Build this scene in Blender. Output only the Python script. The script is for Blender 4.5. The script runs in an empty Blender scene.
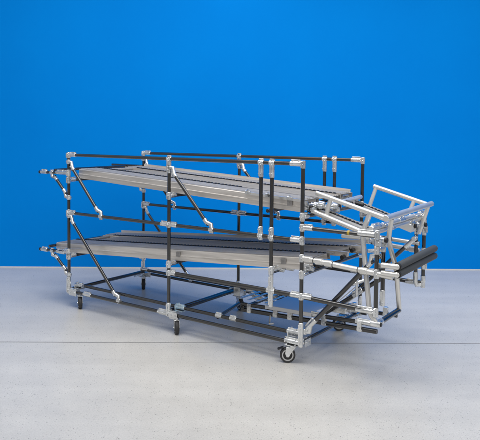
import bpy, bmesh, math, random
from mathutils import Vector, Matrix

random.seed(7)
S = bpy.context.scene
COL = S.collection

# ------------------------------------------------------------------ camera
cd = bpy.data.cameras.new('camera')
cam = bpy.data.objects.new('camera', cd)
COL.objects.link(cam)
cd.sensor_fit = 'HORIZONTAL'
cd.sensor_width = 36.0
cd.lens = 47.28
cd.shift_x = 0.0
cd.shift_y = -0.1140
cd.clip_end = 200.0
PITCH, ROLL = 0.0474, 0.0097
cam.matrix_world = (Matrix.Translation((0, 0, 1.578)) @ Matrix.Rotation(math.pi / 2 - PITCH, 4, 'X')
                    @ Matrix.Rotation(ROLL, 4, 'Z'))
S.camera = cam

# ------------------------------------------------------------------ world + lamps
w = bpy.data.worlds.new('World')
S.world = w
w.use_nodes = True
bg = w.node_tree.nodes['Background']
# even room light: pale ceiling above, darker room towards the horizon
wn, wl = w.node_tree.nodes, w.node_tree.links
wtc = wn.new('ShaderNodeTexCoord')
wsep = wn.new('ShaderNodeSeparateXYZ')
wl.new(wtc.outputs['Generated'], wsep.inputs[0])
wmr = wn.new('ShaderNodeMapRange')
wmr.inputs['From Min'].default_value = -0.05
wmr.inputs['From Max'].default_value = 0.65
wmr.inputs['To Min'].default_value = 0.36
wmr.inputs['To Max'].default_value = 0.56
wl.new(wsep.outputs['Z'], wmr.inputs['Value'])
bg.inputs[0].default_value = (0.975, 0.98, 1.0, 1)
wl.new(wmr.outputs[0], bg.inputs[1])


def area(name, loc, target, sx, sy, power, col=(1, 1, 1)):
    l = bpy.data.lights.new(name, 'AREA')
    l.shape = 'RECTANGLE'
    l.size, l.size_y = sx, sy
    l.energy = power
    l.color = col
    o = bpy.data.objects.new(name, l)
    COL.objects.link(o)
    o.location = loc
    d = Vector(target) - Vector(loc)
    o.rotation_euler = d.to_track_quat('-Z', 'Y').to_euler()
    return o


lp = area('overhead_area_light', (0.8, 5.2, 5.0), (0.8, 5.2001, 0), 6.5, 1.8, 58, (1.0, 0.985, 0.96))
lp.data.spread = math.radians(115)
area('overhead_area_light', (-0.3, 3.4, 4.7), (-0.1, 5.0, 1.0), 4.8, 1.1, 118, (1.0, 0.985, 0.96))
area('overhead_area_light', (2.7, -1.4, 4.9), (2.6, 7.4, 1.2), 4.6, 2.4, 128, (1.0, 0.985, 0.96))  # added unseen front lamp: lights the wall and fills under the rack
area('wall_washer_lamp', (-0.10, 6.75, 3.75), (-0.12, 7.4, 3.1), 0.45, 0.20, 1.6, (1.0, 0.97, 0.94))

S.view_settings.view_transform = 'Standard'
S.view_settings.look = 'None'
S.view_settings.exposure = -0.11
S.view_settings.gamma = 1.0


# ------------------------------------------------------------------ materials
def new_mat(name):
    m = bpy.data.materials.new(name)
    m.use_nodes = True
    nt = m.node_tree
    return m, nt, nt.nodes['Principled BSDF']


def simple(name, col, rough, metal=0.0, var=0.12, scale=30.0, rvar=0.12, bump=0.0, stretch=None, spec=0.5):
    m, nt, b = new_mat(name)
    N, L = nt.nodes, nt.links
    tc = N.new('ShaderNodeTexCoord')
    mp = N.new('ShaderNodeMapping')
    if stretch:
        mp.inputs['Scale'].default_value = stretch
    L.new(tc.outputs['Object'], mp.inputs[0])
    n = N.new('ShaderNodeTexNoise')
    n.inputs['Scale'].default_value = scale
    n.inputs['Detail'].default_value = 5
    L.new(mp.outputs[0], n.inputs['Vector'])
    r = N.new('ShaderNodeMapRange')
    r.inputs['From Min'].default_value = 0.3
    r.inputs['From Max'].default_value = 0.7
    r.inputs['To Min'].default_value = 1 - var
    r.inputs['To Max'].default_value = 1 + var
    L.new(n.outputs['Fac'], r.inputs['Value'])
    mx = N.new('ShaderNodeMix')
    mx.data_type = 'RGBA'
    mx.blend_type = 'MULTIPLY'
    mx.inputs[0].default_value = 1.0
    mx.inputs[6].default_value = (*col, 1)
    L.new(r.outputs[0], mx.inputs[7])
    L.new(mx.outputs[2], b.inputs['Base Color'])
    r2 = N.new('ShaderNodeMapRange')
    r2.inputs['From Min'].default_value = 0.3
    r2.inputs['From Max'].default_value = 0.7
    r2.inputs['To Min'].default_value = max(0.03, rough - rvar)
    r2.inputs['To Max'].default_value = rough + rvar
    L.new(n.outputs['Fac'], r2.inputs['Value'])
    L.new(r2.outputs[0], b.inputs['Roughness'])
    b.inputs['Metallic'].default_value = metal
    b.inputs['Specular IOR Level'].default_value = spec
    if bump:
        bp = N.new('ShaderNodeBump')
        bp.inputs['Strength'].default_value = bump
        bp.inputs['Distance'].default_value = 0.002
        L.new(n.outputs['Fac'], bp.inputs['Height'])
        L.new(bp.outputs[0], b.inputs['Normal'])
    return m


M_TUBE = simple('black_coated_pipe', (0.009, 0.0080, 0.0075), 0.18, 0, 0.30, 9, 0.06, 0.0, None, 0.8)
M_TUBE.node_tree.nodes['Principled BSDF'].inputs['Coat Weight'].default_value = 0.7
M_TUBE.node_tree.nodes['Principled BSDF'].inputs['Coat Roughness'].default_value = 0.16
M_ZINC = simple('zinc_plated_steel', (0.76, 0.775, 0.785), 0.28, 0.93, 0.14, 24, 0.14, 0.0)
M_ZINCB = simple('blue_tinted_zinc', (0.60, 0.74, 0.84), 0.30, 0.85, 0.12, 25, 0.10, 0.0)  # bluer base colour for the middle chassis clamps
M_ALU = simple('mill_aluminium_sheet', (0.72, 0.68, 0.635), 0.40, 0.65, 0.16, 5, 0.12, 0.03, (0.5, 9, 9))
M_ALU2 = simple('anodised_aluminium_tube', (0.78, 0.77, 0.745), 0.32, 0.7, 0.04, 10, 0.06, 0.0)
M_TRAY = simple('dull_grey_track_bed', (0.31, 0.30, 0.295), 0.52, 0.25, 0.16, 8, 0.10, 0.03, (0.5, 9, 9))
M_PLASTIC = simple('black_plastic', (0.012, 0.012, 0.013), 0.42, 0, 0.2, 40, 0.1)
M_RUBBER = simple('tyre_rubber', (0.030, 0.030, 0.032), 0.6, 0, 0.3, 30, 0.1, 0.1)
M_HUB = simple('light_grey_wheel_centre', (0.55, 0.55, 0.55), 0.45, 0, 0.1, 30, 0.1)
M_FOAM = simple('dark_grey_foam', (0.060, 0.068, 0.078), 0.62, 0, 0.15, 120, 0.08, 0.25)
M_BRASS = simple('yellow_tape', (0.50, 0.34, 0.05), 0.4, 0, 0.1, 30, 0.1)
M_PLATE = simple('bare_steel_plate', (0.70, 0.71, 0.73), 0.38, 0.7, 0.05, 5, 0.05, 0.0)


def wall_mat():
    m, nt, b = new_mat('blue_wall_paint')
    N, L = nt.nodes, nt.links
    tc = N.new('ShaderNodeTexCoord')
    n = N.new('ShaderNodeTexNoise')
    n.inputs['Scale'].default_value = 0.9
    n.inputs['Detail'].default_value = 4
    L.new(tc.outputs['Object'], n.inputs['Vector'])
    cr = N.new('ShaderNodeValToRGB')
    cr.color_ramp.elements[0].position = 0.3
    cr.color_ramp.elements[0].color = (0.000, 0.226, 0.75, 1)
    cr.color_ramp.elements[1].position = 0.7
    cr.color_ramp.elements[1].color = (0.000, 0.246, 0.79, 1)
    L.new(n.outputs['Fac'], cr.inputs[0])
    L.new(cr.outputs[0], b.inputs['Base Color'])
    b.inputs['Roughness'].default_value = 0.75
    b.inputs['Specular IOR Level'].default_value = 0.04
    n2 = N.new('ShaderNodeTexNoise')
    n2.inputs['Scale'].default_value = 160
    n2.inputs['Detail'].default_value = 3
    L.new(tc.outputs['Object'], n2.inputs['Vector'])
    bp = N.new('ShaderNodeBump')
    bp.inputs['Strength'].default_value = 0.12
    bp.inputs['Distance'].default_value = 0.003
    L.new(n2.outputs['Fac'], bp.inputs['Height'])
    L.new(bp.outputs[0], b.inputs['Normal'])
    return m


def floor_mat():
    m, nt, b = new_mat('speckled_pale_screed')
    N, L = nt.nodes, nt.links
    tc = N.new('ShaderNodeTexCoord')

    def noise(scale, detail=4, rough=0.55):
        n = N.new('ShaderNodeTexNoise')
        n.inputs['Scale'].default_value = scale
        n.inputs['Detail'].default_value = detail
        n.inputs['Roughness'].default_value = rough
        L.new(tc.outputs['Object'], n.inputs['Vector'])
        return n

    def ramp(src, a, bb, ca, cb):
        r = N.new('ShaderNodeMapRange')
        r.inputs['From Min'].default_value = a
        r.inputs['From Max'].default_value = bb
        r.inputs['To Min'].default_value = ca
        r.inputs['To Max'].default_value = cb
        L.new(src, r.inputs['Value'])
        return r.outputs[0]

    def mult(c, f):
        mx = N.new('ShaderNodeMix')
        mx.data_type = 'RGBA'
        mx.blend_type = 'MULTIPLY'
        mx.inputs[0].default_value = 1
        if isinstance(c, tuple):
            mx.inputs[6].default_value = (*c, 1)
        else:
            L.new(c, mx.inputs[6])
        L.new(f, mx.inputs[7])
        return mx.outputs[2]

    big = noise(0.9, 5, 0.6)
    mid = noise(7, 6, 0.65)
    fine = noise(110, 4, 0.75)
    c = mult((0.635, 0.618, 0.585), ramp(big.outputs['Fac'], 0.3, 0.7, 0.94, 1.05))
    c = mult(c, ramp(mid.outputs['Fac'], 0.3, 0.7, 0.955, 1.03))
    c = mult(c, ramp(fine.outputs['Fac'], 0.34, 0.66, 0.87, 1.07))
    # sparse dark stone chips of two sizes
    for scale, lim, keep, dark in ((26, 0.10, 0.35, 0.34), (48, 0.17, 0.25, 0.45), (85, 0.26, 0.15, 0.58), (7, 0.034, 0.55, 0.22)):
        v = N.new('ShaderNodeTexVoronoi')
        v.inputs['Scale'].default_value = scale
        v.inputs['Randomness'].default_value = 1.0
        L.new(tc.outputs['Object'], v.inputs['Vector'])
        sep = N.new('ShaderNodeSeparateColor')
        L.new(v.outputs['Color'], sep.inputs[0])
        # random radius per chip, some of the cells hold none
        rad = N.new('ShaderNodeMapRange')
        rad.inputs['From Min'].default_value = keep
        rad.inputs['From Max'].default_value = 1.0
        rad.inputs['To Min'].default_value = 0.0
        rad.inputs['To Max'].default_value = lim
        L.new(sep.outputs[0], rad.inputs['Value'])
        lt = N.new('ShaderNodeMath')
        lt.operation = 'LESS_THAN'
        L.new(v.outputs['Distance'], lt.inputs[0])
        L.new(rad.outputs[0], lt.inputs[1])
        c = mult(c, ramp(lt.outputs[0], 0, 1, 1.0, dark))
    # faint scuffs: stretched thin noise lines
    mp = N.new('ShaderNodeMapping')
    mp.inputs['Rotation'].default_value = (0, 0, 0.45)
    mp.inputs['Scale'].default_value = (0.35, 3.0, 1)
    L.new(tc.outputs['Object'], mp.inputs[0])
    sc = N.new('ShaderNodeTexNoise')
    sc.inputs['Scale'].default_value = 1.6
    sc.inputs['Detail'].default_value = 6
    L.new(mp.outputs[0], sc.inputs['Vector'])
    c = mult(c, ramp(sc.outputs['Fac'], 0.35, 0.65, 0.95, 1.03))
    L.new(c, b.inputs['Base Color'])
    L.new(ramp(mid.outputs['Fac'], 0.3, 0.7, 0.29, 0.37), b.inputs['Roughness'])
    b.inputs['Specular IOR Level'].default_value = 0.50
    bp = N.new('ShaderNodeBump')
    bp.inputs['Strength'].default_value = 0.03
    bp.inputs['Distance'].default_value = 0.002
    L.new(fine.outputs['Fac'], bp.inputs['Height'])
    L.new(bp.outputs[0], b.inputs['Normal'])
    return m


M_WALL = wall_mat()
M_FLOOR = floor_mat()
M_JOINT = simple('grey_joint_sealant', (0.30, 0.30, 0.31), 0.8, 0, 0.2, 12, 0.1)
M_HALO = simple('pale_halo_line', (0.72, 0.72, 0.72), 0.4, 0, 0.05, 8, 0.05)


# ------------------------------------------------------------------ mesh helpers
SPLIT = {'bracket', 'clamp_collar', 'stop_ring', 'adjuster', 'track_end', 'end_roller', 'end_cap', 'clip', 'slat', 'joint', 'link_bracket', 'latch', 'foot_bracket', 'hinge', 'wheel_rail'}


class MB:
    def __init__(self):
        self.bm = bmesh.new()

    def sweep(self, pts, r, seg=16, cap=True, r1=None):
        """round tube along a polyline; r may taper to r1"""
        bm = self.bm
        pts = [Vector(p) for p in pts]
        n = len(pts)
        rings = []
        nrm = None
        for i, p in enumerate(pts):
            if i == 0:
                t = (pts[1] - p).normalized()
            elif i == n - 1:
                t = (p - pts[i - 1]).normalized()
            else:
                t = ((p - pts[i - 1]).normalized() + (pts[i + 1] - p).normalized()).normalized()
            if nrm is None:
                a = Vector((0, 0, 1)) if abs(t.z) < 0.9 else Vector((1, 0, 0))
                nrm = t.cross(a).normalized()
            else:
                nrm = (nrm - t * nrm.dot(t)).normalized()
            bn = t.cross(nrm)
            rr = r if r1 is None else r + (r1 - r) * i / (n - 1)
            rings.append([bm.verts.new(p + (nrm * math.cos(2 * math.pi * k / seg) + bn * math.sin(2 * math.pi * k / seg)) * rr)
                          for k in range(seg)])
        for a, b in zip(rings[:-1], rings[1:]):
            for k in range(seg):
                f = bm.faces.new((a[k], a[(k + 1) % seg], b[(k + 1) % seg], b[k]))
                f.smooth = True
        if cap:
            for ring in (rings[0], rings[-1]):
                bm.faces.new(ring)
                for k in range(seg):
                    e = bm.edges.get((ring[k], ring[(k + 1) % seg]))
                    e.smooth = False
        return self

    def rod(self, a, b, r, seg=16, chamfer=0.0):
        """straight tube with chamfered ends"""
        a, b = Vector(a), Vector(b)
        if chamfer <= 0:
            return self.sweep([a, b], r, seg)
        t = (b - a).normalized()
        bm = self.bm
        up = Vector((0, 0, 1)) if abs(t.z) < 0.9 else Vector((1, 0, 0))
        n1 = t.cross(up).normalized()
        n2 = t.cross(n1)
        rings = []
        for p, rr in ((a, r - chamfer), (a + t * chamfer, r), (b - t * chamfer, r), (b, r - chamfer)):
            rings.append([bm.verts.new(p + (n1 * math.cos(2 * math.pi * k / seg) + n2 * math.sin(2 * math.pi * k / seg)) * rr) for k in range(seg)])
        for i, (x, y) in enumerate(zip(rings[:-1], rings[1:])):
            for k in range(seg):
                f = bm.faces.new((x[k], x[(k + 1) % seg], y[(k + 1) % seg], y[k]))
                f.smooth = True
        for ring in rings:
            for k in range(seg):
                bm.edges.get((ring[k], ring[(k + 1) % seg])).smooth = False
        bm.faces.new(rings[0])
        bm.faces.new(rings[-1])
        return self

    def box(self, c, half, axes=None, bev=0.0):
        c = Vector(c)
        ax = axes or (Vector((1, 0, 0)), Vector((0, 1, 0)), Vector((0, 0, 1)))
        tmp = bmesh.new()
        vs = {}
        for i in (-1, 1):
            for j in (-1, 1):
                for k in (-1, 1):
                    vs[i, j, k] = tmp.verts.new(c + ax[0] * half[0] * i + ax[1] * half[1] * j + ax[2] * half[2] * k)
        for q in (((-1, -1, -1), (-1, -1, 1), (-1, 1, 1), (-1, 1, -1)), ((1, -1, -1), (1, 1, -1), (1, 1, 1), (1, -1, 1)),
                  ((-1, -1, -1), (1, -1, -1), (1, -1, 1), (-1, -1, 1)), ((-1, 1, -1), (-1, 1, 1), (1, 1, 1), (1, 1, -1)),
                  ((-1, -1, -1), (-1, 1, -1), (1, 1, -1), (1, -1, -1)), ((-1, -1, 1), (1, -1, 1), (1, 1, 1), (-1, 1, 1))):
            tmp.faces.new([vs[x] for x in q])
        if bev:
            bmesh.ops.bevel(tmp, geom=tmp.edges[:], offset=bev, segments=1, affect='EDGES')
        self.join(tmp)
        return self

    def join(self, tmp):
        me = bpy.data.meshes.new('tmp')
        tmp.to_mesh(me)
        tmp.free()
        self.bm.from_mesh(me)
        bpy.data.meshes.remove(me)

    def prism(self, poly, p0, p1, ex, ey):
        """extrude the 2-D outline poly (in ex,ey) from p0 to p1"""
        bm = self.bm
        ex, ey = Vector(ex), Vector(ey)
        r0 = [bm.verts.new(Vector(p0) + ex * x + ey * y) for x, y in poly]
        r1 = [bm.verts.new(Vector(p1) + ex * x + ey * y) for x, y in poly]
        n = len(poly)
        for k in range(n):
            bm.faces.new((r0[k], r0[(k + 1) % n], r1[(k + 1) % n], r1[k]))
        bm.faces.new(r0)
        bm.faces.new(r1)
        return self

    def build(self, name, mat, parent=None):
        if name in SPLIT:
            parts = self.islands()
            if len(parts) > 1:
                out = None
                for p in parts:
                    o = p.make(name, mat, parent)
                    out = out or o
                return out
        return self.make(name, mat, parent)

    def islands(self):
        """pieces that do not touch become meshes of their own"""
        bm = self.bm
        bm.verts.ensure_lookup_table()
        seen, isl = {}, []
        for v in bm.verts:
            if v in seen:
                continue
            k = len(isl)
            st, mem = [v], []
            seen[v] = k
            while st:
                x = st.pop()
                mem.append(x)
                for e in x.link_edges:
                    y = e.other_vert(x)
                    if y not in seen:
                        seen[y] = k
                        st.append(y)
            lo = [min(x.co[i] for x in mem) for i in range(3)]
            hi = [max(x.co[i] for x in mem) for i in range(3)]
            isl.append((lo, hi))
        par = list(range(len(isl)))

        def find(i):
            while par[i] != i:
                i = par[i]
            return i
        for i in range(len(isl)):
            for j in range(i):
                if all(isl[i][0][c] - 0.002 <= isl[j][1][c] and isl[j][0][c] - 0.002 <= isl[i][1][c] for c in range(3)):
                    par[find(i)] = find(j)
        groups = {}
        for v, k in seen.items():
            groups.setdefault(find(k), []).append(v)
        if len(groups) < 2:
            return [self]
        res = []
        for vs in groups.values():
            nm = MB()
            mp = {}
            fs = {f for v in vs for f in v.link_faces}
            for v in vs:
                mp[v] = nm.bm.verts.new(v.co)
            for f in fs:
                g = nm.bm.faces.new([mp[v] for v in f.verts])
                g.smooth = f.smooth
            for e in {e for v in vs for e in v.link_edges}:
                ne = nm.bm.edges.get((mp[e.verts[0]], mp[e.verts[1]]))
                if ne:
                    ne.smooth = e.smooth
            res.append(nm)
        bm.free()
        return res

    def make(self, name, mat, parent=None):
        bmesh.ops.recalc_face_normals(self.bm, faces=self.bm.faces[:])
        me = bpy.data.meshes.new(name)
        self.bm.to_mesh(me)
        self.bm.free()
        for m in (mat if isinstance(mat, (list, tuple)) else [mat]):
            me.materials.append(m)
        o = bpy.data.objects.new(name, me)
        COL.objects.link(o)
        if parent:
            o.parent = parent
        return o


# ------------------------------------------------------------------ the setting
# floor: two slabs and the narrow filled joint between them, one sheet
fl = bmesh.new()
yaw = math.atan2(0.068, 3.656)
dx, dy = math.cos(yaw), math.sin(yaw)


def jp(t, off):                       # a point along the joint line, shifted square to it
    return (0.0 + dx * t - dy * off, 4.7305 + dy * t + dx * off)


JW = 0.0055
rows = [(-14, 0), (-JW, 0), (-JW, -0.004), (JW, -0.004), (JW, 0), (9, 0)]
vr = [[fl.verts.new((*jp(t, off), z)) for t in (-16, 16)] for off, z in rows]
for i in range(5):
    f = fl.faces.new((vr[i][0], vr[i][1], vr[i + 1][1], vr[i + 1][0]))
    f.material_index = 0 if i in (0, 4) else 1
mb = MB()
mb.bm.free()
mb.bm = fl
floor = mb.build('floor', [M_FLOOR, M_JOINT])
floor['kind'] = 'structure'

# wall
wy = math.atan2(7.461 - 7.359, 2.878 + 2.815)
wall = bpy.data.objects.new('wall', None)
COL.objects.link(wall)
wall.location = (0.0, 7.4094, 0.0)
wall.rotation_euler = (0, 0, wy)
wall['label'] = 'smooth bright blue painted wall behind the pipe rack trolley'
wall['category'] = 'wall'
m = MB()
m.box((0, 0.1, 2.6), (12, 0.1, 2.62))
m.build('panel', M_WALL, wall)
m = MB()
m.box((0, -0.004, 0.003), (12, 0.0038, 0.0075))
m.build('halo_strip', M_HALO, wall)  # thin strip added for the bright halo line along the wall foot

# ------------------------------------------------------------------ the trolley
cart = bpy.data.objects.new('flow_rack_trolley', None)
COL.objects.link(cart)
cart.location = (-1.550, 5.6984, 0)
cart.rotation_euler = (0, 0, -0.6182)
cart['label'] = 'wheeled black pipe flow rack with two sloping aluminium shelves on the pale floor'
cart['category'] = 'trolley'

L_, W_, H_ = 2.43, 0.963, 1.40
UB, UM = 1.213, 1.210
R = 0.0142
ZB, ZM, ZT = 0.157, 0.862, 1.40
X = Vector((1, 0, 0)); Y = Vector((0, 1, 0)); Z = Vector((0, 0, 1))
DIR = {'+u': X, '-u': -X, '+v': Y, '-v': -Y, '+z': Z, '-z': -Z}


def tube(name, a, b, r=R, mat=None, parent=None):
    a, b = Vector(a), Vector(b)
    m = MB()
    m.rod(a, b, r, 20, 0.002)
    return m.build(name, mat or M_TUBE, parent or cart)


RJ = 0.0178


def add_clamp(m, p, d, a, b, side=None):
    """half-shell clamp on a pipe through p along d from a to b, its bolt flange and bolt heads on 'side'"""
    p, d = Vector(p), Vector(d).normalized()
    m.rod(p + d * a, p + d * b, RJ, 16, 0.002)
    s = Vector(side) if side is not None else (Z if abs(d.z) < 0.8 else -Y)
    s = (s - d * s.dot(d)).normalized()
    q = d.cross(s)
    c = p + d * (a + b) / 2
    L = abs(b - a)
    m.box(c + s * (RJ + 0.003), (L * 0.42, 0.0065, 0.0065), (d, s, q), 0.0015)
    for t in ((-0.27, 0.27) if L > 0.065 else (0.0,)):
        m.rod(c + d * L * t + s * (RJ + 0.002) - q * 0.012, c + d * L * t + s * (RJ + 0.002) + q * 0.012, 0.0042, 6)


def joint(p, arms, parent, up=0.03, axis='z', ln=0.085, side=None):
    """metal pipe joint: a collar round the through pipe and one sleeve for every branch"""
    m = MB()
    p = Vector(p)
    ax = {'z': Z, 'u': X, 'v': Y}[axis] if isinstance(axis, str) else Vector(axis).normalized()
    lo, hi = up if isinstance(up, tuple) else (up, up)
    add_clamp(m, p, ax, -lo, hi, side)
    for a in arms:
        if isinstance(a, tuple):
            d, l = DIR[a[0]], a[1]
        else:
            d, l = DIR[a], ln
        add_clamp(m, p, d, 0.012, l)
    return m.build('joint', M_ZINC, parent)


def brace(name, a, b, parent=None, r=R * 0.96, fa=None, fb=None):
    """inclined stay; its two swivel ends are sleeves that bend over to collars on the pipes they grip.
    fa/fb = axis of the gripped pipe at either end"""
    a, b = Vector(a), Vector(b)
    d = (b - a).normalized()
    L = (b - a).length
    t = tube(name, a + d * 0.045, b - d * 0.045, r, M_TUBE, parent)
    for p, dd, ax in ((a, d, fa), (b, -d, fb)):
        if ax is None:
            continue
        axv = DIR['+' + ax]
        perp = dd - axv * dd.dot(axv)
        perp = perp.normalized()
        m = MB()
        add_clamp(m, p, axv, -0.02, 0.02, -perp)
        k = p + perp * 0.034 + dd * 0.006
        m.sweep([p + perp * 0.008, k, p + dd * 0.07, p + dd * 0.10], RJ * 0.96, 14)
        m.rod(p + dd * 0.06 - axv.cross(perp) * 0.021, p + dd * 0.06 + axv.cross(perp) * 0.021, 0.005, 6)
        m.build('swivel_joint', M_ZINC, t)
    return t


# ---- posts
ZF = {0: 0.13}
pA = tube('post', (0, 0, 0.135), (0, 0, ZT + 0.006))
pB = tube('post', (UB, 0, 0.135), (UB, 0, ZT + 0.006))
pC = tube('post', (L_, 0, 0.135), (L_, 0, ZT + 0.006))
pFA = tube('post', (0, W_, 0.135), (0, W_, ZT + 0.006))
pFB = tube('post', (UM, W_, 0.135), (UM, W_, ZT + 0.006))
pFC = tube('post', (L_, W_, 0.135), (L_, W_, ZT + 0.006))

# ---- long beams of the near and the far side
for v, pa, pb, pc, um in ((0, pA, pB, pC, UB), (W_, pFA, pFB, pFC, UM)):
    top = tube('top_rail', (0.012, v, ZT - 0.012), (L_ - 0.012, v, ZT - 0.012))
    mid = tube('middle_rail', (0.012, v, ZM), (L_ - 0.012, v, ZM))
    for u, ps in ((0, pa), (L_, pc)):
        arm = '+u' if u == 0 else '-u'
        joint((u, v, ZT - 0.012), [(arm, 0.10)], ps, (0.030, 0.022))
        joint((u, v, ZM), [(arm, 0.09)], ps, 0.030)
    joint((um, v, ZT - 0.012), [], pb, (0.115, 0.012))
    joint((um, v, ZT - 0.012), [], top, 0.022, 'u')
    joint((um, v, ZM), ['+u', '-u'], pb, 0.024)
    # two posts dropping from the top rail near the front
    for du, zlo in ((2.088, 0.84 if v == 0 else 1.10), (2.180, 0.40 if v == 0 else 1.10)):
        if v:
            zlo = 0.845
        pp = tube('drop_post', (du, v, zlo), (du, v, ZT - 0.02))
        joint((du, v, ZT - 0.012), [], pp, (0.105, 0.010))
        joint((du, v, ZT - 0.012), [], top, 0.022, 'u')
        joint((du, v, ZM), [], pp, (0.030, 0.070))
        joint((du, v, ZM), [], mid, 0.022, 'u')
    # stays
    brace('stay', (0.0, v, 1.325), (0.425, v, ZM), None, fa='z', fb='u')
    brace('stay', (um, v, 1.320), (um + 0.430, v, ZM), None, fa='z', fb='u')
    brace('stay', (0.0, v, 0.835), (0.645, v, ZB), None, fa='z', fb='u')
    # rear outriggers of both shelves and the little stays below them
    for zo, zs in ((1.222, 1.000), (0.490, 0.295)):
        zt = zo + (0.012 if zo < 1 else 0)
        st = tube('rear_outrigger', (-0.400, v, zo - 0.006), (-0.015, v, zt))
        m = MB(); m.rod((-0.418, v, zo - 0.006), (-0.398, v, zo - 0.006), R + 0.002, 16, 0.003)
        m.build('end_cap', M_PLASTIC, st)
        m = MB(); add_clamp(m, (-0.335, v, zo - 0.004), X, -0.055, 0.03); add_clamp(m, (-0.115, v, zo), X, -0.055, 0.06)
        m.build('joint', M_ZINC, st)
        joint((0, v, zt), [('-u', 0.06)], st, 0.032)
        brace('stay', (-0.235, v, zo - 0.004), (0, v, zs), None, fa='u', fb='z')

# ---- lower rail between middle and front post, near and far
for v, pb, pc, um in ((0, pB, pC, UB), (W_, pFB, pFC, UM)):
    lr = tube('lower_rail', (um + 0.02, v, 0.476), (L_ - 0.015, v, 0.476), 0.0165)
    joint((um, v, 0.476), [('+u', 0.075)], pb, 0.024)
    joint((L_, v, 0.476), [('-u', 0.085), ('+u', 0.085)], pc, 0.026)
    if v == 0:
        joint((2.182, 0, 0.476), [], lr, (0.035, 0.035), 'u')
        m = MB()
        add_clamp(m, (2.182, 0, 0.47), Z, -0.11, 0.13)
        add_clamp(m, (2.182, 0, 0.625), Z, -0.035, 0.03)
        add_clamp(m, (2.182, 0, 0.625), Y, 0.014, 0.10)
        m.build('joint', M_ZINC, lr)

# ---- chassis
ob = tube('chassis_rail', (0.02, 0, 0.147), (L_ - 0.02, 0, 0.140))
ib = tube('chassis_rail', (0.16, 0.055, 0.200), (L_ - 0.09, 0.055, 0.192))
of = tube('chassis_rail', (0.02, W_, 0.145), (L_ + 0.06, W_, 0.145))
inf = tube('chassis_rail', (0.10, W_ - 0.06, 0.195), (L_ + 0.06, W_ - 0.06, 0.195))
m = MB(); add_clamp(m, (0.25, 0, 0.147), X, -0.05, 0.05); m.build('joint', M_ZINC, ob)
m = MB(); add_clamp(m, (1.68, 0.055, 0.197), X, -0.03, 0.03); add_clamp(m, (1.815, 0.055, 0.197), X, -0.03, 0.03); m.build('joint', M_ZINC, ib)


def corner(u, v, post, top, arms):
    """galvanised foot: upright sleeve, gusset plates and the sleeves of the chassis pipes"""
    m = MB()
    add_clamp(m, (u, v, ZB), Z, -0.035, top - ZB)
    for d, l in arms:
        add_clamp(m, (u, v, ZB - 0.01), DIR[d], 0.010, l)
        # flat cheek beside the sleeve
        dv = DIR[d]
        sd = Z.cross(dv)
        m.box(Vector((u, v, ZB - 0.016)) + dv * (l * 0.5 + 0.02) - sd * 0.0215, (l * 0.46, 0.0015, 0.026), (dv, sd, Z), 0.0008)
        for k in (0.3, 0.75):
            m.rod(Vector((u, v, ZB - 0.012)) + dv * (l * k + 0.02) - sd * 0.030, Vector((u, v, ZB - 0.012)) + dv * (l * k + 0.02) + sd * 0.026, 0.0048, 6)
    return m.build('foot_bracket', M_ZINC, post)


corner(0, 0, pA, 0.285, [('+u', 0.105), ('+v', 0.09)])
corner(L_, 0, pC, 0.292, [('-u', 0.125), ('+v', 0.09)])
corner(UB, 0, pB, 0.235, [('+u', 0.09), ('-u', 0.11), ('+v', 0.09)])
corner(0, W_, pFA, 0.285, [('+u', 0.105), ('-v', 0.10)])
corner(UM, W_, pFB, 0.235, [('+u', 0.09), ('-u', 0.09), ('-v', 0.09)])
corner(L_, W_, pFC, 0.285, [('-u', 0.105), ('-v', 0.09)])

# cross tubes of the chassis (a pair at either end)
for u, dz in ((0.0, 0.0), (UB, 0.012), (L_, 0.0)):
    tube('cross_tube', (u, 0.03, ZB + dz - 0.004), (u, W_ - 0.03, ZB + dz - 0.004))
    if u < 2:
        tube('cross_tube', (u + 0.065, 0.045, 0.178), (u + 0.065, W_ - 0.06, 0.178))
    for v, ps in ((0.055, ib), (W_ - 0.06, inf)):
        uu = u + 0.075 if u < 2 else u - 0.09
        m = MB()
        add_clamp(m, (uu, v, 0.197), X, -0.05, 0.05)
        m.box((uu, v + (0.01 if v < 0.5 else -0.01), 0.168), (0.035, 0.030, 0.004), None, 0.001)
        m.box((uu - 0.03, v, 0.182), (0.004, 0.03, 0.022), None, 0.001)
        m.rod((uu - 0.012, v, 0.16), (uu - 0.012, v, 0.232), 0.006, 6)
        m.rod((uu + 0.03, v + 0.02, 0.16), (uu + 0.03, v + 0.02, 0.215), 0.005, 6)
        m.build('joint', M_ZINCB if 1.0 < u < 2.0 else M_ZINC, ps)


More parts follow.
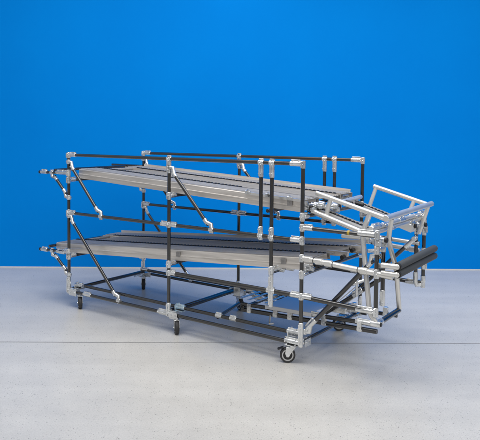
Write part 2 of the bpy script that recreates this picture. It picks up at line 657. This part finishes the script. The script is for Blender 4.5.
def caster(u, v, ang, r=0.054, brake=False):
    """swivel castor; ang = direction in which the wheel trails behind the swivel"""
    root_m = MB()
    zt = 0.124
    root_m.box((u, v, zt), (0.045, 0.036, 0.0025), None, 0.001)
    root_m.rod((u, v, zt - 0.018), (u, v, zt - 0.002), 0.026, 20, 0.003)
    for i in (-1, 1):
        for j in (-1, 1):
            root_m.rod((u + i * 0.034, v + j * 0.026, zt + 0.001), (u + i * 0.034, v + j * 0.026, zt + 0.010), 0.006, 6)
    c = root_m.build('castor', M_ZINC, cart)
    d = Vector((math.cos(ang), math.sin(ang), 0))
    s = Vector((-d.y, d.x, 0))
    ax = Vector((u, v, r)) + d * 0.034
    # fork: two cheeks tapering to the axle, and the crown
    f = MB()
    for k in (-1, 1):
        poly = [(-0.052, 0.054), (0.012, 0.054), (0.018, 0.012), (0.008, -0.012), (-0.008, -0.012), (-0.020, 0.012)]
        p0 = ax + s * k * 0.0195
        f.prism([(x, y) for x, y in poly], p0 - s * 0.0015, p0 + s * 0.0015, d, Z)
    f.box(ax + Z * 0.0570 - d * 0.020, (0.032, 0.021, 0.0022), (d, s, Z), 0.001)
    f.rod(ax - s * 0.026, ax + s * 0.026, 0.006, 10)
    f.build('fork', M_ZINC, c)
    # wheel: lathe tyre + centre disc
    wmb = MB()
    bm = wmb.bm
    prof = [(-0.0155, r * 0.76), (-0.0165, r * 0.84), (-0.0160, r * 0.93), (-0.0105, r), (0.0105, r), (0.0160, r * 0.93), (0.0165, r * 0.84), (0.0155, r * 0.76)]
    n = 36
    rg = []
    for k in range(n):
        a = 2 * math.pi * k / n
        rad = d * math.cos(a) + Z * math.sin(a)
        rg.append([bm.verts.new(ax + s * q + rad * rr) for q, rr in prof])
    for k in range(n):
        for j in range(len(prof)):
            f_ = bm.faces.new((rg[k][j], rg[(k + 1) % n][j], rg[(k + 1) % n][(j + 1) % len(prof)], rg[k][(j + 1) % len(prof)]))
            f_.smooth = True
    wo = wmb.build('wheel', M_RUBBER, c)
    h = MB()
    h.rod(ax - s * 0.0145, ax + s * 0.0145, r * 0.79, 32, 0.002)
    h.build('rim', M_HUB, c)
    g = MB()
    g.rod(ax - s * 0.0165, ax + s * 0.0165, r * 0.60, 28, 0.002)
    g.rod(ax - s * 0.0180, ax + s * 0.0180, r * 0.22, 20, 0.002)
    g.build('hub', M_PLASTIC, c)
    if brake:
        b = MB()
        b.box(ax + Z * 0.046 + d * 0.050, (0.022, 0.019, 0.003), ((d - Z * 0.35).normalized(), s, (Z + d * 0.35).normalized()), 0.001)
        b.build('brake_pedal', M_PLASTIC, c)
    return c


TH = -0.6182
# angle (in trolley axes) that trails towards the lens or square to it
view = math.atan2(-5.3, 1.2) - TH
caster(0.105, 0.034, view + 0.12)
caster(1.285, 0.010, view + 0.0)
caster(2.365, 0.003, math.pi + 0.60, brake=True)
caster(0.060, W_ - 0.055, view - 0.15)
caster(1.285, W_ - 0.095, view + 0.2)
caster(2.325, W_ - 0.088, math.pi + 0.62)

# ------------------------------------------------------------------ roller shelves
def zu_up(u):
    return 1.262 - 0.0555 * u


def zu_lo(u):
    return 0.548 + 0.067 * (u + 0.27)


def shelf(zf, u0, u1, row_end):
    root = bpy.data.objects.new('roller_shelf', None)
    COL.objects.link(root)
    root.parent = cart
    a, b = Vector((u0, 0, zf(u0))), Vector((u1, 0, zf(u1)))
    ln = (b - a).length
    d = (b - a).normalized()
    up = d.cross(Y)
    if up.z < 0:
        up = -up
    t = 0.0022
    bed_list = []
    # near panel: folded sheet with a deep skirt and a bead along it
    for v0, v1, nm, mat, flip in ((0.080, 0.296, 'side_channel', M_ALU, False), (0.338, 0.655, 'track_bed', M_TRAY, False), (0.697, 0.900, 'side_channel', M_ALU, True)):
        m = MB()
        if nm == 'track_bed':
            # shallow ribbed tray
            poly = [(v0, -0.045), (v0, -0.004)]
            k = 9
            wv = (v1 - v0) / k
            for i in range(k):
                x = v0 + i * wv
                poly += [(x + wv * 0.12, -0.004), (x + wv * 0.2, -0.009), (x + wv * 0.8, -0.009), (x + wv * 0.88, -0.004)]
            poly += [(v1, -0.004), (v1, -0.045), (v1 - t, -0.045), (v1 - t, -0.012), (v0 + t, -0.012), (v0 + t, -0.045)]
            m.prism(poly, a + d * 0.24, b, Y, up)
            m.rod(a + d * 0.10 + Y * 0.30 - up * 0.012, a + d * 0.10 + Y * 0.69 - up * 0.012, R, 16)
        else:
            s = 1
            x0, x1 = v0, v1
            prof = [(0, -0.085), (0.018, -0.085), (0.018, -0.0828), (t, -0.0828), (t, -0.052), (t + 0.003, -0.047), (t, -0.042), (t, -0.006), (0.006, -t),
                    (x1 - x0 - t, -t), (x1 - x0 - t, -0.040), (x1 - x0, -0.040), (x1 - x0, 0.0), (0.005, 0.0), (0, -0.005), (0, -0.041), (-0.004, -0.044), (-0.004, -0.050), (0, -0.053)]
            if flip:
                prof = [((x1 - x0) - x, y) for x, y in prof]
                # raised guide lip along the far edge
                prof = [(x, y + (0.0)) for x, y in prof]
            m.prism([(x0 + x, y) for x, y in prof], a, b, Y, up)
            w0, w1 = (v0 + 0.010, v1 - 0.003) if not flip else (v0 + 0.003, v1 - 0.030)
            k = 5
            wv = (w1 - w0) / k
            bed = MB()
            poly = [(w0, 0.0006)]
            for i in range(k):
                x = w0 + i * wv
                poly += [(x + wv * 0.05, 0.0045), (x + wv * 0.70, 0.0045), (x + wv * 0.78, 0.001), (x + wv * 0.97, 0.001)]
            poly += [(w1, 0.0006)]
            bed.prism(poly, a + d * 0.012, b - d * 0.012, Y, up)
            bed_list.append(bed)
            if flip:
                m.prism([(x1 + 0.001, -0.03), (x1 + 0.004, -0.03), (x1 + 0.004, 0.022), (x1 + 0.001, 0.022)], a + d * 0.02, b - d * 0.02, Y, up)
        m.build(nm, mat, root)
    for bed in bed_list:
        bed.build('bed_plate', M_TRAY, root)
    # skate wheel rows in the two slots
    for v, ue, us in ((0.317, row_end[0], 0.02), (0.676, row_end[1], 0.16)):
        m = MB()
        m.prism([(v - 0.017, -0.030), (v - 0.017, -0.010), (v + 0.017, -0.010), (v + 0.017, -0.030)], a + d * 0.01, b - d * 0.01, Y, up)
        s_ = us
        end = min(ln - 0.02, (ue - u0))
        while s_ < end:
            c = a + d * s_ + Vector((0, v, 0)) - up * 0.004
            m.rod(c - Y * 0.011, c + Y * 0.011, 0.0135, 12)
            s_ += 0.036
        m.build('skate_wheel_row', M_PLASTIC, root)
        g = MB()
        for sgn in (-1, 1):
            vv = v + sgn * 0.0185
            g.prism([(vv - 0.001, -0.03), (vv - 0.001, 0.001), (vv + 0.001, 0.001), (vv + 0.001, -0.03)], a + d * 0.004, b - d * 0.004, Y, up)
        g.build('wheel_rail', M_ALU, root)
    return root, a, b, d, up


s1, a1, b1, d1, up1 = shelf(zu_up, 0.045, 2.375, (1.70, 3.0))
s2, a2, b2, d2, up2 = shelf(zu_lo, -0.28, 2.470, (3.0, 3.0))


def on(sh, zf, dd, up, u, v, h):
    return Vector((u, v, zf(u))) + up * h


# small grey stop plates and white slide strip on the near skirt
for zf, up, dd, us, root in ((zu_up, up1, d1, (2.285,), s1), (zu_lo, up2, d2, (1.245, 2.235), s2)):
    for u in us:
        m = MB()
        m.box(Vector((u, 0.0735, zf(u))) - up * 0.032, (0.021, 0.0025, 0.020), (dd, Y, up), 0.001)
        m.rod(Vector((u, 0.068, zf(u))) - up * 0.032, Vector((u, 0.078, zf(u))) - up * 0.032, 0.005, 6)
        m.build('stop_plate', M_TRAY, root)
m = MB()
m.prism([(0.066, -0.012), (0.082, -0.012), (0.082, 0.006), (0.066, 0.006)], Vector((1.90, 0, zu_up(1.90))), Vector((2.40, 0, zu_up(2.40))), Y, up1)
m.build('slide_strip', M_ALU2, s1)
m = MB()
for u in (1.93, 2.11, 2.29):
    m.box(Vector((u, 0.064, zu_up(u))) + up1 * 0.004, (0.022, 0.010, 0.012), (d1, Y, up1), 0.002)
    m.rod(Vector((u, 0.06, zu_up(u))) + up1 * 0.0, Vector((u, 0.06, zu_up(u))) + up1 * 0.026, 0.006, 6)
m.build('clip', M_ZINC, s1)

# cross tubes that carry the shelves
for zf, lst in ((zu_up, ((0.0, 0.012), (UB, 0), (2.13, 0), (L_, 0))), (zu_lo, ((0.0, 0), (UB, 0), (2.182, 0), (L_, 0)))):
    for u, _ in lst:
        z = zf(u) - 0.086 - R - 0.002
        ct = tube('shelf_cross_tube', (u + 0.001, 0.02, z), (u + 0.001, W_ - 0.02, z))
        for v, arm in ((0, '+v'), (W_, '-v')):
            if abs(u - 2.182) < 0.07:
                continue
            joint((u, v, z), [(arm, 0.075)], ct, (0.030, 0.030))
# rear edge tubes across the outriggers
for z, u in ((1.240, -0.215), (0.520, -0.300)):
    tube('rear_cross_tube', (u, 0.015, z), (u, W_ - 0.015, z + 0.006))
# dark guide pipe along the far edge at the rear of the upper shelf
tube('guide_pipe', (-0.42, W_ - 0.043, 1.256), (0.02, W_ - 0.043, 1.256), 0.012)
# fittings under the lower shelf at the front (grippers on the cross tube)
m = MB()
for u, v, zz in ((2.20, 0.10, 0.612), (2.245, 0.16, 0.617), (2.43, 0.085, 0.668), (2.52, 0.12, 0.70), (2.46, 0.06, 0.66)):
    m.rod((u - 0.03, v, zz), (u + 0.03, v, zz), 0.015, 14, 0.003)
    m.box((u, v, zz + 0.012), (0.02, 0.02, 0.010), None, 0.002)
m.build('bracket', M_ZINC, s2)
m = MB()
for u, v in ((2.545, 0.40), (2.480, 0.70), (2.50, 0.10)):
    m.rod((u, v - 0.02, 0.700), (u, v + 0.02, 0.700), 0.017, 18, 0.003)
m.build('end_roller', M_PLASTIC, s2)
m = MB()
for v in (0.40, 0.70):
    m.prism([(-0.013, -0.02), (0.013, -0.02), (0.013, 0.015), (-0.013, 0.015)], (2.40, v + 0.03, 0.718), (2.57, v + 0.03, 0.722), Y, Z)
m.build('track_end', M_ALU, s2)

# ------------------------------------------------------------------ front transfer unit
UD = 2.975
pD = tube('front_post', (UD, 0.0, 0.430), (UD, 0.0, 0.985))
pD2 = tube('front_post', (UD - 0.005, 0.118, 0.500), (UD - 0.005, 0.118, 0.930))
VE2 = W_ - 0.040
pE = tube('front_post', (2.945, W_, 0.470), (2.945, W_, 1.000))
pE2 = tube('front_post', (2.900, VE2, 0.470), (2.900, VE2, 0.965))
# longitudinal tubes from the rack's front posts
for v, pc, pd, ud in ((0, pC, pD, UD), (W_, pFC, pE, 2.945)):
    b1_ = tube('front_rail', (L_ + 0.012, v, 0.952), (ud - 0.012, v, 0.948))
    joint((L_, v, 0.952), [('+u', 0.085)], pc, 0.026)
    joint((ud, v, 0.955), [('-u', 0.130)], pd, (0.04, 0.032))
    b2_ = tube('front_rail', (L_ + 0.015, v, 0.474), (ud - 0.012, v, 0.458), 0.0165)
    joint((ud, v, 0.458), [('-u', 0.135)], pd, (0.03, 0.03))
    joint((ud, v, 0.86), [], pd, (0.028, 0.028))
    if v == 0:
        m = MB(); m.rod((2.770, 0, 0.950), (2.788, 0, 0.950), R + 0.0022, 16, 0.002)
        m.build('tape_band', M_BRASS, b1_)
    # bright telescopic tube
    tl = tube('slide_tube', (L_ + 0.01, v, 0.742), (ud + (0.11 if v == 0 else -0.03), v, 0.700 if v == 0 else 0.708), 0.0185, M_ALU2)
    m = MB()
    for u in (L_ + 0.05, L_ + 0.135, L_ + 0.205, ud - 0.085):
        z = 0.742 - (u - L_) * 0.0641
        m.rod((u - 0.026, v, z), (u + 0.026, v, z), 0.0235, 18, 0.003)
        m.box((u, v - 0.0225, z + 0.004), (0.018, 0.004, 0.012), None, 0.001)
    m.build('clamp_collar', M_ALU2, tl)
    m = MB()
    for u in (L_ + 0.095, L_ + 0.240, ud - 0.125):
        z = 0.742 - (u - L_) * 0.0641
        m.rod((u - 0.002, v, z), (u + 0.002, v, z), 0.0215, 18)
    m.build('stop_ring', M_PLASTIC, tl)
    joint((L_, v, 0.742), [], pc, 0.028)
    joint((ud, v, 0.706), [], pd, 0.030)
    # upper short tube holding the top roller
    t2 = tube('slide_tube', (ud - 0.02 if v == 0 else ud - 0.40, v + (0.03 if v == 0 else -0.04), 0.752 if v == 0 else 0.79), (ud + (0.125 if v == 0 else -0.02), v + (0.01 if v == 0 else -0.04), 0.770), 0.0165, M_ALU2)

# front long stays (rack foot to front post)
sd = brace('stay', (L_ + 0.01, 0.036, 0.225), (UD - 0.01, 0.036, 0.815), None, r=0.0160, fa='z', fb='z')
m = MB()
dd = Vector((UD - L_ - 0.02, 0, 0.59)).normalized()
add_clamp(m, Vector((L_ + 0.01, 0.036, 0.225)), dd, 0.02, 0.13)
m.build('joint', M_ZINC, sd)
brace('stay', (L_ - 0.02, 0.80, 0.30), (2.930, 0.80, 0.825), None, r=0.0150, fa='v', fb='v')
# inclined blue-black damper strut in the middle with its bright rods
ds = tube('damper_strut', (2.36, 0.50, 0.236), (2.80, 0.50, 0.560), 0.016)
m = MB()
add_clamp(m, (2.645, 0.50, 0.446), Vector((0.44, 0, 0.324)), -0.075, 0.02)
m.rod((2.63, 0.46, 0.41), (2.63, 0.46, 0.53), 0.010, 12, 0.002)
m.rod((2.60, 0.44, 0.50), (2.67, 0.50, 0.53), 0.013, 12, 0.002)
m.rod((2.63, 0.46, 0.49), (2.43, 0.40, 0.290), 0.0035, 8)
m.rod((2.66, 0.46, 0.44), (2.50, 0.42, 0.300), 0.0035, 8)
m.build('latch', M_ZINC, ds)

# cross tubes between the two front posts
for u, z, v0, v1 in ((2.93, 0.992, 0.0, 0.965), (2.93, 0.958, 0.05, 0.93)):
    ft = tube('front_cross_tube', (u, v0, z), (u, v1, z + 0.006), 0.0160, M_ALU2)
m = MB()
add_clamp(m, (2.93, 0.93, 0.997), Y, -0.06, 0.04)
add_clamp(m, (2.93, 0.06, 0.992), Y, -0.05, 0.08)
add_clamp(m, (2.93, 0.52, 0.994), Y, -0.05, 0.05)
m.build('joint', M_ZINC, ft)
lt = tube('front_cross_tube', (2.90, VE2, 0.468), (2.945, W_, 0.468), R)
m = MB()
m.sweep([(2.900, VE2, 0.55), (2.900, VE2, 0.472), (2.908, VE2 + 0.006, 0.452), (2.936, W_ - 0.008, 0.452), (2.945, W_, 0.472), (2.945, W_, 0.52)], 0.019, 16)
m.build('joint', M_ZINC, lt)
joint((2.945, W_, 0.985), [('-v', 0.09)], pE, (0.04, 0.026))
joint((2.900, VE2, 0.87), [('+v', 0.06)], pE2, 0.03)
joint((UD - 0.005, 0.118, 0.525), [], pD2, (0.05, 0.055))
joint((UD - 0.005, 0.118, 0.86), [('-v', 0.08)], pD2, (0.03, 0.03))
# round black end plugs of the pivots
for u, v, z in ((2.985, 0.075, 0.915), (2.965, 0.190, 0.905), (2.93, 0.755, 0.925), (2.955, 0.905, 0.920)):
    m = MB()
    m.rod((u - 0.045, v, z), (u + 0.012, v, z), 0.0185, 18, 0.002)
    pv = m.build('pivot', M_ZINC, cart)
    m = MB()
    m.rod((u + 0.0125, v, z), (u + 0.030, v, z), 0.0165, 18, 0.003)
    m.build('end_cap', M_PLASTIC, pv)

# clamps and short links packed between the front posts
for u, v, z, ax, l in ((2.93, 0.22, 0.993, Y, 0.035), (2.93, 0.34, 0.960, Y, 0.03), (2.93, 0.70, 0.961, Y, 0.035), (2.93, 0.80, 0.996, Y, 0.03),
                       (2.97, 0.118, 0.895, Z, 0.035), (2.975, 0.0, 0.905, Z, 0.025), (2.900, 0.923, 0.935, Z, 0.03), (2.945, 0.963, 0.88, Z, 0.03), (2.945, 0.963, 0.60, Z, 0.03)):
    m = MB()
    add_clamp(m, (u, v, z), ax, -l, l, X)
    m.build('clamp', M_ZINC, cart)
for (a, b, r_) in (((2.90, 0.06, 0.905), (2.985, 0.20, 0.900), 0.013), ((2.90, 0.03, 0.840), (2.975, 0.118, 0.842), 0.013), ((2.88, 0.85, 0.905), (2.955, 0.963, 0.905), 0.013)):
    tube('link', a, b, r_, M_ZINC)

# ---- inclined transfer chute: two short roller tracks
for (v0, ua, za, ub, zb) in ((0.175, 2.47, 1.062, 2.885, 0.945), (0.78, 2.37, 1.092, 2.935, 0.915)):
    a = Vector((ua, v0, za)); b = Vector((ub, v0, zb))
    d = (b - a).normalized(); up = d.cross(Y)
    up = up if up.z > 0 else -up
    m = MB()
    m.prism([(-0.045, -0.040), (-0.045, 0.012), (-0.040, 0.012), (-0.040, -0.004), (-0.012, -0.004), (-0.012, 0.008), (-0.009, 0.008), (-0.009, -0.02),
             (0.024, -0.02), (0.024, 0.008), (0.027, 0.008), (0.027, -0.004), (0.040, -0.004), (0.040, 0.012), (0.045, 0.012), (0.045, -0.040)], a, b, Y, up)
    tr = m.build('chute_track', M_ALU2, cart)
    m = MB()
    s_ = 0.02
    while s_ < (b - a).length - 0.01:
        c = a + d * s_ + Y * 0.0075 + up * 0.004
        m.rod(c - Y * 0.010, c + Y * 0.010, 0.0105, 12)
        s_ += 0.030
    m.build('skate_wheel_row', M_PLASTIC, tr)
    m = MB()
    m.box(a - d * 0.02 - up * 0.01, (0.03, 0.04, 0.016), (d, Y, up), 0.003)
    m.rod(a - d * 0.035 - Y * 0.06, a - d * 0.035 + Y * 0.06, 0.013, 14, 0.002)
    m.rod(a - d * 0.01 - Y * 0.05 + up * 0.02, a - d * 0.01 + Y * 0.05 + up * 0.02, 0.009, 10)
    m.build('hinge', M_ZINC, tr)
# low near rail of the chute
cr = tube('chute_rail', (2.455, 0.085, 1.062), (2.852, 0.085, 0.944), 0.0165, M_ALU2)
m = MB(); m.rod((2.425, 0.085, 1.071), (2.457, 0.085, 1.0612), 0.0195, 16, 0.003); m.build('end_cap', M_PLASTIC, cr)
# chain of clips along the far front edge
m = MB()
for k in range(7):
    t = k / 6
    p = Vector((2.80 + 0.13 * t, 0.60 + 0.22 * t, 1.000 - 0.02 * t))
    m.rod(p - X * 0.012, p + X * 0.012, 0.012, 10, 0.003)
m.build('clip', M_ZINC, cart)
# white tube end showing under the front rail
wt = tube('stub_tube', (2.585, 0.30, 0.874), (2.860, 0.30, 0.880), 0.0175, M_ALU2)
m = MB()
for u, v, z in ((2.46, 0.10, 1.105), (2.49, 0.16, 1.115), (2.52, 0.10, 1.112), (2.43, 0.20, 1.10), (2.56, 0.22, 1.10), (2.50, 0.30, 1.105)):
    m.rod((u - 0.02, v, z), (u + 0.025, v, z - 0.006), 0.013, 12, 0.003)
    m.box((u, v, z - 0.018), (0.014, 0.018, 0.012), None, 0.002)
m.rod((2.42, 0.12, 1.10), (2.60, 0.12, 1.085), 0.008, 10)
m.rod((2.47, 0.05, 1.075), (2.47, 0.34, 1.085), 0.012, 12)
m.build('link_bracket', M_ZINC, cart)
m = MB()
for u, v, z in ((2.455, 0.07, 1.085), (2.475, 0.14, 1.075), (2.57, 0.26, 1.085), (2.62, 0.33, 1.09)):
    m.rod((u - 0.010, v, z), (u + 0.014, v, z), 0.0165, 14, 0.003)
m.build('end_cap', M_PLASTIC, cart)

m = MB()
m.rod((2.545, 0.16, 1.098), (2.475, 0.84, 1.104), 0.0165, 16, 0.002)
m.build('cross_tube', M_ALU2, cart)
for u, v, z, hx, hz in ((2.50, 0.36, 1.092, 0.045, 0.030), (2.56, 0.24, 1.070, 0.030, 0.026), (2.47, 0.60, 1.090, 0.040, 0.028), (2.435, 0.045, 1.098, 0.018, 0.032)):
    m = MB()
    m.prism([(-hx, -hz), (hx, -hz), (hx, hz * 0.3), (hx * 0.2, hz), (-hx, hz)], (u, v, z), (u, v + 0.006, z), X, Z)
    m.box((u + hx * 0.4, v - 0.012, z - hz * 0.5), (hx * 0.5, 0.012, 0.003), None, 0.001)
    m.rod((u - hx * 0.4, v - 0.012, z), (u - hx * 0.4, v + 0.018, z), 0.008, 8)
    m.rod((u + hx * 0.5, v - 0.010, z - 0.004), (u + hx * 0.5, v + 0.016, z - 0.004), 0.006, 6)
    m.build('hinge_plate', M_ZINC, cart)
for u, v, z in ((2.62, 0.40, 1.078), (2.55, 0.47, 1.10), (2.60, 0.55, 1.085)):
    m = MB()
    m.rod((u - 0.035, v, z), (u + 0.030, v, z - 0.012), 0.014, 14, 0.003)
    m.build('buffer', M_PLASTIC, cart)

# ---- tilting lever frame of bright tube
RL = 0.0168
n1, n2 = Vector((2.480, 0.10, 1.186)), Vector((3.000, 0.10, 1.050))
f1, f2 = Vector((2.556, 0.90, 1.190)), Vector((3.000, 0.90, 1.072))
lever = bpy.data.objects.new('tilting_frame', None)
COL.objects.link(lever)
lever.parent = cart
tube('frame_rail', n1, n2, RL, M_ALU2, lever)
tube('frame_rail', f1, f2, RL, M_ALU2, lever)
tube('frame_bar', (3.003, 0.065, 1.056), (3.003, 0.945, 1.078), 0.0200, M_ALU2, lever)


def strut(pts, r=0.0152):
    m = MB()
    pts = [Vector(p) for p in pts]
    if len(pts) > 2:                                # soften the bends
        out = [pts[0]]
        for i in range(1, len(pts) - 1):
            p, a, b = pts[i], pts[i - 1], pts[i + 1]
            q = min(0.05, (p - a).length * 0.4, (b - p).length * 0.4)
            s, e = p + (a - p).normalized() * q, p + (b - p).normalized() * q
            for k in range(5):
                t = k / 4
                out.append(s * (1 - t) ** 2 + p * 2 * t * (1 - t) + e * t * t)
        out.append(pts[-1])
        pts = out
    m.sweep(pts, r, 16)
    return m.build('lever_arm', M_ALU2, lever)


strut([(2.590, 0.10, 1.150), (2.560, 0.10, 1.035)])
strut([(2.880, 0.10, 1.078), (2.834, 0.09, 0.945), (2.872, 0.065, 0.715), (2.925, 0.02, 0.440), (2.985, 0.004, 0.385)], 0.0172)
strut([(3.000, 0.172, 1.040), (2.976, 0.180, 0.900), (3.010, 0.245, 0.705), (3.000, 0.330, 0.455), (2.985, 0.380, 0.395)], 0.0162)
strut([(2.575, 0.90, 1.180), (2.540, 0.87, 1.040)])
strut([(2.885, 0.90, 1.100), (2.860, 0.88, 1.020)])
strut([(2.992, 0.90, 1.062), (2.925, 0.900, 0.850)], 0.0170)
fb = tube('foot_bar', (2.985, 0.03, 0.383), (2.985, 0.375, 0.392), 0.0185, M_TUBE, lever)
m = MB()
m.rod((2.945, 0.004, 0.383), (3.010, 0.004, 0.383), 0.0205, 18, 0.002)
m.rod((2.985, 0.0, 0.383), (2.985, 0.075, 0.385), 0.0205, 18, 0.002)
m.build('joint', M_ZINC, lever)
m = MB(); m.rod((3.006, 0.004, 0.383), (3.016, 0.004, 0.383), 0.0135, 16, 0.002); m.build('end_cap', M_PLASTIC, lever)

# ---- foam bumper rollers
for za, zb in ((0.772, 0.788), (0.722, 0.735)):
    m = MB()
    a, b = Vector((3.115, 0.005, za)), Vector((3.115, 0.700, zb))
    d = (b - a).normalized()
    # soft rounded far end
    pr = [(0.0, 0.0215), (0.004, 0.0245), (0.685, 0.0245), (0.697, 0.022), (0.703, 0.014)]
    bm = m.bm
    n = 24
    up = Z
    q = d.cross(up).normalized()
    rg = [[bm.verts.new(a + d * s + (q * math.cos(2 * math.pi * k / n) + q.cross(d) * math.sin(2 * math.pi * k / n)) * r) for k in range(n)] for s, r in pr]
    for x, y in zip(rg[:-1], rg[1:]):
        for k in range(n):
            bm.faces.new((x[k], x[(k + 1) % n], y[(k + 1) % n], y[k])).smooth = True
    bm.faces.new(rg[0]); bm.faces.new(rg[-1])
    ro = m.build('foam_roller', M_FOAM, cart)
    m = MB()
    m.rod(a - d * 0.014, a - d * 0.001, 0.0255, 20, 0.003)
    m.build('end_ring', M_PLASTIC, ro)
    m = MB()
    m.rod(a - d * 0.030, a - d * 0.0142, 0.0190, 18, 0.003)
    m.rod(a - d * 0.022 - X * 0.10, a - d * 0.022 + X * 0.012, 0.0165, 18, 0.003)
    m.build('axle', M_ALU2, ro)

# ------------------------------------------------------------------ inner docking beams and steel plate
lb = tube('docking_beam', (1.72, 0.30, 0.198), (2.862, 0.30, 0.236), 0.0175)
ubm = tube('docking_beam', (1.72, 0.30, 0.242), (2.860, 0.30, 0.284), 0.0155)
fbm = tube('docking_beam', (1.72, 0.75, 0.200), (2.830, 0.75, 0.238), 0.0155)
fb2 = tube('docking_beam', (1.40, 0.75, 0.236), (2.10, 0.75, 0.250), 0.0150)
tube('cross_tube', (1.66, 0.06, 0.180), (1.58, 0.46, 0.190))
tube('cross_tube', (1.74, 0.28, 0.220), (1.74, 0.78, 0.220))
for k, (u, v) in enumerate(((1.80, 0.30), (2.04, 0.30), (2.17, 0.30), (2.455, 0.30), (2.735, 0.30), (2.48, 0.75), (2.74, 0.75))):
    z = 0.198 + (u - 1.72) * 0.0327
    m = MB()
    add_clamp(m, (u, v, z), X, -0.022, 0.022)
    m.rod((u, v, z), (u, v, z + 0.058), 0.018, 16, 0.002)
    m.box((u, v - 0.019, z + 0.022), (0.017, 0.003, 0.036), None, 0.001)
    m.rod((u, v - 0.028, z + 0.008), (u, v - 0.018, z + 0.008), 0.006, 6)
    m.build('joint', M_ZINC, lb if v < 0.5 else fbm)
m = MB()
add_clamp(m, (2.41, 0.30, 0.268), X, -0.075, 0.05)
add_clamp(m, (2.80, 0.30, 0.282), X, -0.10, 0.06)
m.build('joint', M_ZINC, ubm)
m = MB()
m.box((2.42, 0.56, 0.265), (0.09, 0.035, 0.022), None, 0.003)
m.rod((2.31, 0.56, 0.262), (2.54, 0.56, 0.270), 0.014, 14, 0.002)
m.build('latch_block', M_ZINC, cart)
# flat sheet steel plate with a turned-down front edge
m = MB()
m.prism([(0.275, 0.245), (0.275, 0.270), (0.278, 0.273), (0.665, 0.273), (0.665, 0.2705), (0.280, 0.2705), (0.2775, 0.268), (0.2775, 0.245)],
        (1.955, 0, 0.004), (2.360, 0, 0.012), Y, Z)
m.build('plate', M_PLATE, cart)
# adjusting hardware left of the plate
m = MB()
for u, v in ((1.62, 0.62), (1.70, 0.55), (1.78, 0.66), (1.86, 0.50), (1.52, 0.72)):
    m.rod((u - 0.045, v, 0.235), (u + 0.045, v, 0.238), 0.016, 14, 0.002)
    m.box((u, v, 0.256), (0.018, 0.016, 0.009), None, 0.002)
m.box((1.36, 0.76, 0.20), (0.035, 0.03, 0.04), None, 0.003)
m.build('adjuster', M_ZINC, cart)
m = MB()
for u in (1.66, 1.74, 1.82, 1.90):
    m.prism([(-0.012, 0), (0.012, 0), (0.012, 0.003), (-0.012, 0.003)], (u, 0.36, 0.262), (u, 0.70, 0.262), X, Z)
m.build('slat', M_ALU2, cart)
m = MB()
m.rod((2.005, 0.275, 0.205), (2.045, 0.20, 0.165), 0.007, 10, 0.002)
m.rod((2.045, 0.20, 0.165), (2.085, 0.20, 0.175), 0.007, 10, 0.002)
m.build('lever_handle', M_ZINC, cart)
